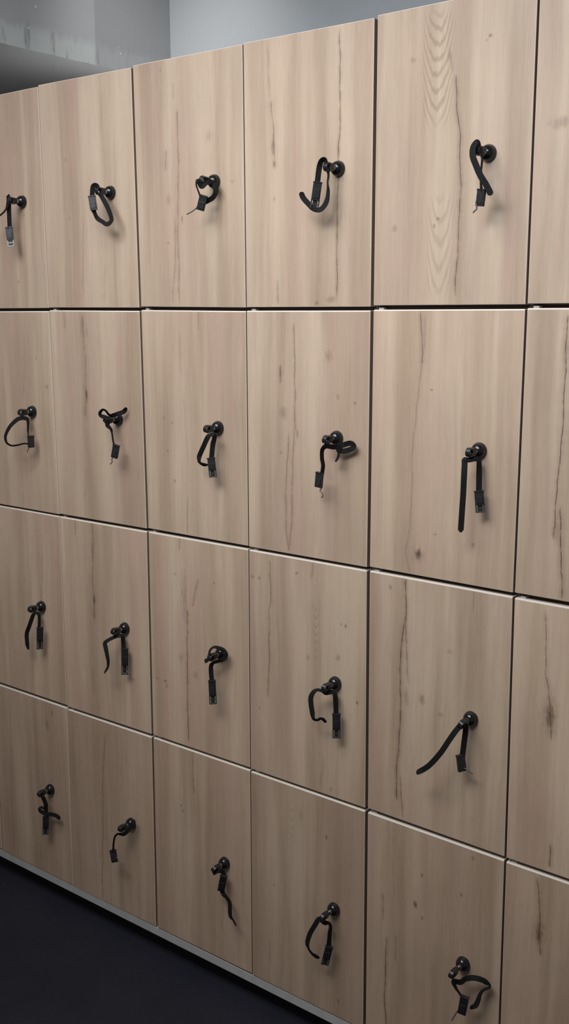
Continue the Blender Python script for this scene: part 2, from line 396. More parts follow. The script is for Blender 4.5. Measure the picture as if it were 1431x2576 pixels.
J2L = {0: (None, 1299.2), 1: (1299.6, 1337.5), 2: (1337.5, 1381.6), 3: (1382.8, 1435.6), 4: (1435.8, 1501.8), 5: (1504.0, None)}
J3U = {0: (None, 1774.3), 1: (1777.0, 1847.3), 2: (1848.3, 1931.3), 3: (1933.5, 2032.8), 4: (2033.0, 2155.0), 5: (2157.6, None)}
J3L = {0: (None, 1781.4), 1: (1783.6, 1854.5), 2: (1855.0, 1938.0), 3: (1940.5, 2040.4), 4: (2043.0, 2164.5), 5: (2167.5, None)}
J4U = {0: (None, 2227.8), 1: (2229.5, 2330.8), 2: (2333.0, 2449.0), 3: (2452.0, None), 4: (None, None), 5: (None, None)}
TABU = [None, J1U, J2U, J3U, J4U]; TABL = [TOPY, J1L, J2L, J3L]

CRACKS = {
 'B1': [([(210, 539), (208, 754)], 0.9, .30), ([(264, 660), (262, 765)], 2.0, .16)],
 'C1': [([(443.6, 271), (449.5, 400), (447, 566), (452, 770)], 1.1, .55), ([(440, 540), (441, 640), (434, 770)], 1.3, .38), ([(434, 205), (435, 250)], 1.5, .22), ([(418, 375), (416, 432)], 1.8, .42)],
 'D1': [([(855.5, 64), (855.5, 313), (851, 372), (848.5, 522), (848, 767)], 1.0, .85), ([(672.6, 110), (678.4, 255)], 1.0, .32), ([(680, 250), (687, 330), (690, 425)], 2.0, .45), ([(698.7, 700), (700, 768)], 1.0, .55)],
 'E1': [([(1131, 125), (1138, 185)], 0.9, .35), ([(1146, 185), (1149, 267), (1157.5, 325), (1157.5, 464), (1151.7, 604), (1144.7, 748)], 1.2, .85)],
 'A2': [([(60, 790), (62.6, 882), (58, 1002)], 0.9, .30), ([(58, 1235), (57, 1280)], 1.0, .25)],
 'B2': [([(206, 785), (214.7, 904), (217, 994), (214.7, 1050)], 2.6, .38), ([(161, 782), (163, 830)], 1.6, .35), ([(217, 1170), (215, 1255)], 1.6, .22)],
 'C2': [([(498.7, 781), (498.7, 833)], 0.9, .38), ([(451.7, 830), (456, 950)], 1.0, .22), ([(461, 985), (474, 1170)], 0.9, .22), ([(473, 1245), (472, 1350)], 1.0, .45)],
 'D2': [([(739.4, 800), (742, 992), (742, 1075)], 1.1, .65), ([(743, 1065), (736.5, 1137), (733.6, 1317), (725, 1390)], 1.1, .55), ([(727, 1085), (719, 1236), (719, 1329), (725, 1388)], 1.2, .55), ([(706, 918), (705, 965)], 1.7, .5)],
 'E2': [([(1056, 778), (1064.6, 876), (1063, 915)], 1.3, .60), ([(1062, 905), (1056, 952), (1044, 1074), (1036, 1166), (1032.6, 1317), (1021, 1387), (1030, 1440)], 0.9, .38), ([(1068, 790), (1070, 880)], 0.9, .25)],
 'F2': [([(1427.5, 785), (1422, 934), (1416, 1050), (1410, 1155), (1401, 1225), (1392.7, 1358)], 1.6, .7), ([(1410, 1265), (1412, 1445), (1413, 1508)], 1.6, .75)],
 'A3': [([(105, 1386), (105, 1520)], 0.9, .35), ([(9, 1583), (18, 1717)], 1.0, .3)],
 'B3': [([(230, 1297), (235, 1377), (232.6, 1458), (237, 1511), (237, 1560)], 2.4, .42), ([(188, 1304), (188, 1350)], 1.6, .40), ([(232.6, 1672), (237, 1750)], 1.8, .22)],
 'C3': [([(451.7, 1350), (452, 1385)], 1.0, .42), ([(497, 1455), (490, 1490), (484, 1528)], 1.5, .5), ([(472, 1530), (470.5, 1610), (472, 1717), (474, 1875)], 1.3, .85)],
 'D3': [([(678.4, 1405), (681, 1515), (676.7, 1538), (678.4, 1649), (672.6, 1758)], 1.2, .65), ([(787, 1412), (782, 1460)], 0.9, .45), ([(815, 1905), (806, 1980)], 1.0, .30)],
 'E3': [([(1021, 1452), (1022.8, 1544), (1009.4, 1625), (1006.5, 1684), (1006.5, 1823), (997.8, 1927), (996.6, 2015)], 1.4, .85), ([(1022.8, 1535), (1022.8, 1625), (1026.8, 1722)], 1.1, .6), ([(1006.5, 1945), (1011, 2066)], 1.1, .65), ([(1192, 1480), (1191, 1542)], 0.9, .38)],
 'F3': [([(1372, 1530), (1372, 1695), (1384, 1776), (1387, 1868)], 1.4, .6), ([(1383, 2120), (1383, 2185)], 1.5, .7)],
 'A4': [([(22, 1745), (36, 2160)], 0.9, .32), ([(101, 2120), (103, 2170)], 1.0, .3)],
 'B4': [([(266, 1836), (259, 1952), (258.5, 2087), (257, 2212), (258, 2266)], 1.1, .60)],
 'C4': [([(485, 1888), (485, 1943), (488, 2000)], 1.0, .55)],
 'D4': [([(678, 2360), (678, 2425)], 0.8, .35)],
 'E4': [([(963, 2240), (964.7, 2318)], 1.3, .5), ([(971.7, 2352), (968.8, 2442), (966, 2500), (971.7, 2590)], 1.4, .8), ([(995, 2350), (995, 2422)], 1.1, .45)],
 'F4': [([(1349, 2205), (1358, 2280), (1356, 2350), (1358, 2406)], 1.5, .65)],
}
# picture x, y, half-width and half-height in mm, strength
KNOTS = {
 'A1': [(47, 709, 3, 4, .6), (60, 543, 3, 3, .5), (34, 767, 2, 2, .5)],
 'B1': [(165, 402, 5, 5, .3), (175, 550, 5, 6, .25)],
 'C1': [(525, 342, 12, 16, .22), (458, 552, 3, 12, .5), (425, 503, 10, 14, .3), (583, 456, 4, 5, .3), (403, 177, 2, 3, .5), (423, 611, 4, 4, .4)],
 'D1': [(687, 365, 6, 24, .55), (690, 415, 6, 10, .4), (832, 752, 14, 9, .4), (797, 762, 6, 5, .6), (852, 375, 5, 10, .3), (690, 500, 4, 8, .3)],
 'E1': [(1234, 89, 5, 4, .6), (1224, 101, 3, 3, .4), (1038, 151, 8, 6, .35), (1102, 551, 5, 4, .55), (1091, 569, 4, 5, .45), (992, 575, 7, 9, .3), (1131, 140, 5, 14, .3)],
 'F1': [(1413, 308, 26, 12, .35)],
 'A2': [(91, 902, 4, 5, .4), (118, 973, 9, 7, .35)],
 'B2': [(217, 994, 6, 17, .85), (206, 820, 8, 30, .3), (214, 1035, 6, 22, .3), (311, 1179, 3, 3, .75), (219, 835, 5, 12, .25)],
 'C2': [(440, 1210, 4, 5, .55), (433, 1064, 3, 4, .5), (422, 1134, 4, 4, .5), (413, 1052, 4, 6, .3)],
 'D2': [(713, 1039, 13, 16, .38), (826, 896, 13, 14, .30), (850, 998, 6, 8, .35), (893, 1014, 5, 4, .4), (706, 1139, 4, 4, .4), (748, 1091, 4, 14, .5), (706, 940, 4, 20, .4)],
 'E2': [(1052, 1394, 8, 11, .95), (1052, 1396, 18, 20, .3), (1085, 981, 4, 3, .5), (1093, 1344, 7, 3, .35), (1189, 1370, 5, 6, .35)],
 'F2': [(1425, 880, 8, 40, .3), (1398, 1340, 10, 30, .25)],
 'A3': [(62, 1460, 3, 4, .4), (43, 1592, 3, 5, .4), (94, 1335, 3, 4, .4)],
 'B3': [(237, 1511, 6, 17, .85), (232, 1380, 7, 22, .4), (237, 1550, 6, 22, .35)],
 'C3': [(463, 1500, 14, 75, .30), (539, 1467, 3, 4, .75), (416, 1713, 8, 4, .6), (420, 1725, 4, 8, .4), (440, 1444, 4, 4, .4), (492, 1700, 10, 14, .28), (456, 1655, 10, 16, .25), (395, 1706, 9, 6, .3)],
 'D3': [(635, 1451, 6, 6, .4), (652, 1454, 6, 6, .4), (746, 1442, 4, 4, .65), (869, 1576, 4, 5, .65), (858, 1570, 3, 3, .5), (898, 1768, 4, 6, .75), (850, 1654, 7, 10, .35), (774, 1654, 6, 10, .35), (652, 1782, 3, 5, .5), (832, 1985, 4, 6, .4)],
 'E3': [(1061, 1759, 8, 16, .45), (983, 1477, 6, 8, .4), (1108, 1798, 8, 6, .3), (1022, 1755, 8, 26, .3), (1132, 1640, 8, 6, .3)],
 'F3': [(1384, 1800, 10, 26, .7), (1384, 1800, 22, 48, .28)],
 'A4': [(131, 1794, 4, 10, .75), (118, 1823, 12, 18, .35), (84, 1960, 4, 4, .35)],
 'B4': [(253, 2202, 3, 3, .75), (252, 2150, 4, 20, .3), (194, 1829, 3, 4, .45)],
 'C4': [(456, 2026, 4, 3, .75), (461, 2040, 6, 6, .35)],
 'D4': [(821, 2106, 4, 6, .7), (690, 2226, 3, 5, .45), (850, 2518, 5, 7, .45), (756, 2050, 10, 20, .22)],
 'E4': [(1044, 2274, 6, 10, .8), (1062, 2203, 3, 6, .7), (1160, 2251, 5, 5, .5), (1062, 2310, 4, 5, .5), (1189, 2159, 5, 7, .45)],
 'F4': [(1356, 2350, 8, 20, .75), (1356, 2345, 18, 40, .3)],
}
# picture x, y of lower and upper end, half-width m, curve, frequency, strength
ARCHES = {
 'E1': [(1097, 330, 15, 0.036, 75.0, 260.0, .50), (1102, 760, 480, 0.030, 120.0, 170.0, .30)],
 'D3': [(794, 1690, 1500, 0.016, 260.0, 380.0, .35)],
 'B4': [(246, 1930, 1845, 0.012, 300.0, 420.0, .35)],
 'D4': [(735, 2130, 2010, 0.022, 240.0, 330.0, .25)],
}
ROWN = ['top row', 'second row from the top', 'third row from the top', 'bottom row']
LOOK = {
 'A1': 'plain pale front', 'B1': 'faint pinkish streaks down its middle', 'C1': 'long thin crack left of centre', 'D1': 'dark crack passing behind its lock', 'E1': 'arched grain near its top', 
 'A2': 'faint streaks', 'B2': 'dark elongated knot left of its lock', 'C2': 'even pale pinkish front', 'D2': 'forked crack left of its lock', 'E2': 'round dark knot near its lower edge',
 'A3': 'grey-brown even front', 'B3': 'dark streak with knot left of its lock', 'C3': 'straight crack left of its lock', 'D3': 'wavy crack near its left edge', 'E3': 'long forked crack left of its lock',
 'A4': 'small dark knot near its top', 'B4': 'one straight crack down the middle', 'C4': 'short crack below its top edge', 'D4': 'plain brown front', 'E4': 'three small knots above its lock'}
NTH = {'A': 'first', 'B': 'second', 'C': 'third', 'D': 'fourth', 'E': 'fifth'}
COLS = 'ZABCDEF'

LOCK_ME = None
def lock_mesh():
    bm = bmesh.new()
    prof = [(0.0134, 0.0), (0.0139, -0.0008), (0.0139, -0.0036), (0.0133, -0.0044)]
    prof += [(0.0132 * math.cos(a * math.pi / 180) , -0.0046 - 0.0118 * math.sin(a * math.pi / 180)) for a in (4, 12, 22, 32, 42, 52, 61, 69, 76)]
    add_lathe(bm, prof, None, 40)
    # key slot in the face of the lock
    add_box(bm, (-0.0010, -0.0170, -0.0045), (0.0010, -0.0150, 0.0045))
    return bm

def make_locker(ci, j):
    L = COLS[ci]; name = L + str(j + 1); i = ci - 1                # i = index of the gap on its left
    gl, gr = GAPW[i] / 2000, GAPW[i + 1] / 2000
    xt0, xt1 = seam_x(i, j) + gl, seam_x(i + 1, j) - gr
    xb0, xb1 = seam_x(i, j + 1) + gl, seam_x(i + 1, j + 1) - gr
    def edge_z(tab, col, side, xx, jj, default):
        y = tab.get(col, (None, None))[side] if tab else None
        if y is None: return None
        # picture row -> height on the wall at the corner's place across the wall
        z = ZT[jj] + H0
        for _ in range(4):
            q = Vector((xx, 0, z)) - CAM
            px = PW / 2 + F_PX * q.dot(CR) / q.dot(CF)
            z = at(px, y).z
        return z
    zt_d, zb_d = ZT[j] + H0 - (0.0032 if j else 0.0), ZT[j + 1] + H0 + (0.0032 if j < 3 else 0.0)
    zt0, zt1 = edge_z(TABL[j], i, 0, xt0, j, None), edge_z(TABL[j], i, 1, xt1, j, None)
    zb0, zb1 = edge_z(TABU[j + 1], i, 0, xb0, j + 1, None), edge_z(TABU[j + 1], i, 1, xb1, j + 1, None)
    zt0, zt1 = [q if q is not None else (r if r is not None else zt_d) for q, r in ((zt0, zt1), (zt1, zt0))]
    zb0, zb1 = [q if q is not None else (r if r is not None else zb_d) for q, r in ((zb0, zb1), (zb1, zb0))]
    cx = (i - 4 + 0.5) * PITCH
    zb = ZT[j + 1] + H0 + 0.0005
    org = Vector((cx, 0, zb))
    t = empty('locker', org)
    nth = NTH.get(L)
    if nth:
        lab = 'oak %s locker with %s key from left, %s' % (['top-row', 'second-row', 'third-row', 'bottom-row'][j], nth, LOOK[name])
    elif L == 'F':
        lab = ['cropped oak locker without visible lock at the right photo edge, top row', 'cropped oak locker with ragged cracks at the right photo edge, second row',
               'cropped oak locker with large knot at the right photo edge, third row', 'cropped oak locker with dark knot at the right photo edge, bottom row'][j]
    else:
        lab = 'oak %s locker left of the first key column, at the photo edge' % (['top-row', 'second-row', 'third-row', 'bottom-row'][j])
    tag(t, lab, 'locker', 'oak lockers of the locker wall')
    # door: panel with rounded edges, edge band on top, gap shade painted on the other narrow sides
    bm = bmesh.new()
    P = [(xt0, zt0), (xt1, zt1), (xb1, zb1), (xb0, zb0)]
    fr = [bm.verts.new((x - cx, 0.0, z - zb)) for x, z in P]; bk = [bm.verts.new((x - cx, 0.018, z - zb)) for x, z in P]
    f0 = bm.faces.new(fr); bm.faces.new(bk[::-1])
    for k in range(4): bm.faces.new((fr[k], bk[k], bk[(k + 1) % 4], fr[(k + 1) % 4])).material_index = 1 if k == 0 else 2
    bmesh.ops.recalc_face_normals(bm, faces=bm.faces[:])
    top_front = [e for e in bm.edges if fr[0] in e.verts and fr[1] in e.verts]
    bmesh.ops.bevel(bm, geom=top_front, offset=0.0024 if j else 0.0010, segments=3, affect='EDGES', profile=0.5, material=1)
    sharp = [e for e in bm.edges if len(e.link_faces) == 2 and e.calc_face_angle(0) > 0.9]
    bmesh.ops.bevel(bm, geom=sharp, offset=0.0012, segments=2, affect='EDGES', profile=0.5, material=3)
    seed = 2.37 * ci + 11.9 * j + 0.6
    w = wood(seed, org, CRACKS.get(name, ()), KNOTS.get(name, ()), ARCHES.get(name, ()), TONE.get(name, (1, 1, 1)))
    door = obj('door', bm, [w, M_EDGE, M_SIDE_SHADE, M_ARRIS], t)
    global LOCK_ME
    if LOCK_ME is None:
        lo = obj('lock', lock_mesh(), M_LOCK, door, smooth=True); LOCK_ME = lo.data
    else:
        lo = bpy.data.objects.new('lock', LOCK_ME); COL.objects.link(lo); lo.parent = door
    lo.location = (0.074, 0, (ZT[j] + ZT[j + 1]) / 2 + H0 - zb)
    # carcass: open box behind the door
    zt = ZT[j] + H0 - 0.0005 - zb; w2 = PITCH / 2 - 0.0004; th = 0.016; ya, yb = 0.0195, LOCKER_D
    bm = bmesh.new()
    add_box(bm, (-w2, ya, 0), (-w2 + th, yb, zt)); add_box(bm, (w2 - th, ya, 0), (w2, yb, zt))
    add_box(bm, (-w2 + th, ya, 0), (w2 - th, yb, th)); add_box(bm, (-w2 + th, ya, zt - th), (w2 - th, yb, zt))
    add_box(bm, (-w2 + th, yb - 0.006, th), (w2 - th, yb, zt - th))
    obj('body', bm, M_BODY, t)
    if j == 0:
        bm = bmesh.new(); add_box(bm, (-w2, ya, zt), (w2, yb, zt + 0.0006)); obj('bounce_sheet', bm, M_BOUNCE, t)  # unseen pale sheet, added to bounce light onto bulkhead and wall
    # grey hinge knuckle showing in the joint above the door
    if j in (1, 2, 3):
        bm = bmesh.new(); add_box(bm, (xt0 - cx + 0.008, 0.006, zt0 - zb - 0.0005), (xt0 - cx + 0.018, 0.0192, zt0 - zb + 0.0035)); 
        obj('hinge', bm, M_HINGE, t)
TONE = {k: (f, f, f) for k, f in {'B1': .95, 'C1': .95, 'E2': 1.09, 'C3': 1.13, 'B3': 1.1, 'D4': .92, 'E4': .96, 'F3': 1.1, 'A3': 1.07, 'A2': 1.06}.items()}
for ci in range(7):
    for j in range(4): make_locker(ci, j)

# plinth: grey rail under the doors with a black kickboard set back below it
def plinth(x0, x1, label):
    zt = H0 - 0.9802; zl = H0 - 1.0000
    t = empty('locker_plinth', ((x0 + x1) / 2, 0, 0)); tag(t, label, 'plinth', 'plinths under the lockers')
    bm = bmesh.new(); add_box(bm, (x0, 0.0008, zl), (x1, 0.0362, zt)); 
    o = obj('rail', bm, M_PLINTH, t); o.location = (-(x0 + x1) / 2, 0, 0)
    bm = bmesh.new(); add_box(bm, (x0, 0.0365, 0.0), (x1, 0.054, zt)); add_box(bm, (x0, 0.054, zl), (x1, LOCKER_D, zt)); add_box(bm, (x0, LOCKER_D - 0.02, 0.0), (x1, LOCKER_D, zl))
    o = obj('kickboard', bm, M_KICK, t); o.location = (-(x0 + x1) / 2, 0, 0)
plinth(-1.5, -0.5738, 'grey plinth rail above black kickboard, left part at the photo edge')
plinth(-0.573, 0.6, 'grey plinth rail above black kickboard, right part under the middle columns')

# ------------------------------------------------------------------ keys on wrist straps
def smooth_w(W, n):
    out = []
    for a, b in zip(W, W[1:]):
        for k in range(n):
            t = k / n; t = t * t * (3 - 2 * t); out.append(a + (b - a) * t)
    out.append(W[-1]); return out
SW, STH = 0.0100, 0.0013
def ribbon(path, org):
    P = [at(x, y, -d / 100.0) for x, y, d, w in path]; W = [q[3] for q in path]
    n = 8
    C = catmull(P, n); WW = smooth_w(W, n)
    bm = bmesh.new(); rings = []
    dist = [0.0]
    for a, b in zip(C, C[1:]): dist.append(dist[-1] + (b - a).length)
    prev = None
    for i, p in enumerate(C):
        t = (C[min(i + 1, len(C) - 1)] - C[max(i - 1, 0)]).normalized()
        v = (p - CAM).normalized()
        f = t.cross(v).normalized(); dv = f.cross(t).normalized()
        w = max(min(WW[i], 1.0), 0.05)
        wd = f * w + dv * math.sqrt(1 - w * w)
        if prev is not None and wd.dot(prev) < 0: wd = -wd
        prev = wd
        nrm = wd.cross(t).normalized()
        e = min(dist[i], 1e9)
        k = 1.0
        if e < 0.004: k = max(0.35, math.sqrt(max(0.0, 1 - (1 - e / 0.004) ** 2)))
        a = wd * (SW / 2 * k); b = nrm * (STH / 2)
        rings.append([bm.verts.new(q - org) for q in (p - a - b, p + a - b, p + a + b, p - a + b)])
    for x, y in zip(rings, rings[1:]):
        for k in range(4): bm.faces.new((x[k], x[(k + 1) % 4], y[(k + 1) % 4], y[k]))
    bm.faces.new(rings[0][::-1]); bm.faces.new(rings[-1])
    bmesh.ops.recalc_face_normals(bm, faces=bm.faces[:])
    return bm

def key_bow():
    """flat plastic bow with a strap hole, long axis along -Y, starting at y=0"""
    bm = bmesh.new(); n = 32; Lb, Hh, T = 0.0240, 0.0080, 0.0048
    outer, inner = [], []
    cy = -(Lb - Hh)
    for k in range(n):
        a = 2 * math.pi * k / n
        y, z = math.cos(a), math.sin(a)
        oy = cy - Hh * y if y > 0 else (0.0 if y < -0.7 else cy * (1 + y / 0.7))
        oz = Hh * z if y > 0 else (Hh * (1 if z > 0 else -1) * (0.8 + 0.2 * (1 + max(y, -0.7) / 0.7)) if y >= -0.7 else Hh * 0.8 * z / 0.714)
        outer.append((oy, oz)); inner.append((cy - 0.0042 * y, 0.0048 * z))
    V = {}
    for s in (-1, 1):
        V[s] = ([bm.verts.new((s * T, y, z)) for y, z in outer], [bm.verts.new((s * T * 0.8, y, z)) for y, z in inner])
    for k in range(n):
        q = (k + 1) % n
        bm.faces.new((V[1][0][k], V[1][0][q], V[1][1][q], V[1][1][k])); bm.faces.new((V[-1][0][q], V[-1][0][k], V[-1][1][k], V[-1][1][q]))
        bm.faces.new((V[-1][0][k], V[-1][0][q], V[1][0][q], V[1][0][k])); bm.faces.new((V[-1][1][q], V[-1][1][k], V[1][1][k], V[1][1][q]))
    bmesh.ops.recalc_face_normals(bm, faces=bm.faces[:])
    es = [e for e in bm.edges if len(e.link_faces) == 2 and e.calc_face_angle(0) > 1.0]
    bmesh.ops.bevel(bm, geom=es, offset=0.0011, segments=2, affect='EDGES', profile=0.5)
    return bm
BOW_ME = None; BLADE_ME = None

def buckle(t, org, top, bot, d0, d1, kind, yaw, loop_mat=None):
    P0, P1 = at(*top, -d0 / 100), at(*bot, -d1 / 100)
    L = P1 - P0; ln = L.length; L.normalize()
    v = ((P0 + P1) / 2 - CAM).normalized()
    W = L.cross(v).normalized()
    W = Quaternion(L, math.radians(yaw)) @ W
    T = L.cross(W).normalized()
    M = Matrix(((W.x, T.x, L.x, P0.x - org.x), (W.y, T.y, L.y, P0.y - org.y), (W.z, T.z, L.z, P0.z - org.z), (0, 0, 0, 1)))
    hw = 0.0077; ht = 0.0030
    bl = ln if kind != 'loop' else ln * 0.66
    bm = bmesh.new()
    add_box(bm, (-hw, -ht, 0.0022), (hw, ht, bl), M)
    add_box(bm, (-hw - 0.0006, -ht - 0.0008, 0.0), (hw + 0.0006, ht + 0.0008, 0.0026), M)
    add_box(bm, (-hw * 0.72, -ht - 0.0012, bl * 0.42), (hw * 0.72, ht + 0.0012, bl * 0.88), M)
    bevel_all(bm, 0.0007, 2)
    b = obj('buckle', bm, M_BUCK, t)
    if kind == 'loop':
        bm = bmesh.new(); r = 0.0013
        x = hw - 0.0010
        for s in (-1, 1): add_box(bm, (s * x - r, -0.0016, bl - 0.002), (s * x + r, 0.0016, ln), M)
        add_box(bm, (-x, -0.0016, ln - 0.0030), (x, 0.0016, ln), M)
        add_box(bm, (-x, -0.0012, bl + (ln - bl) * 0.34), (x, 0.0012, bl + (ln - bl) * 0.34 + 0.0022), M)
        bevel_all(bm, 0.0005, 2)
        obj('clasp_loop', bm, loop_mat or M_LOOP, b)
        bm = bmesh.new(); add_box(bm, (-hw * 0.55, -0.0011, bl - 0.004), (hw * 0.55, 0.0011, bl + (ln - bl) * 0.80), M); bevel_all(bm, 0.0004, 1)
        obj('latch_tongue', bm, M_BUCK, b)
    return b

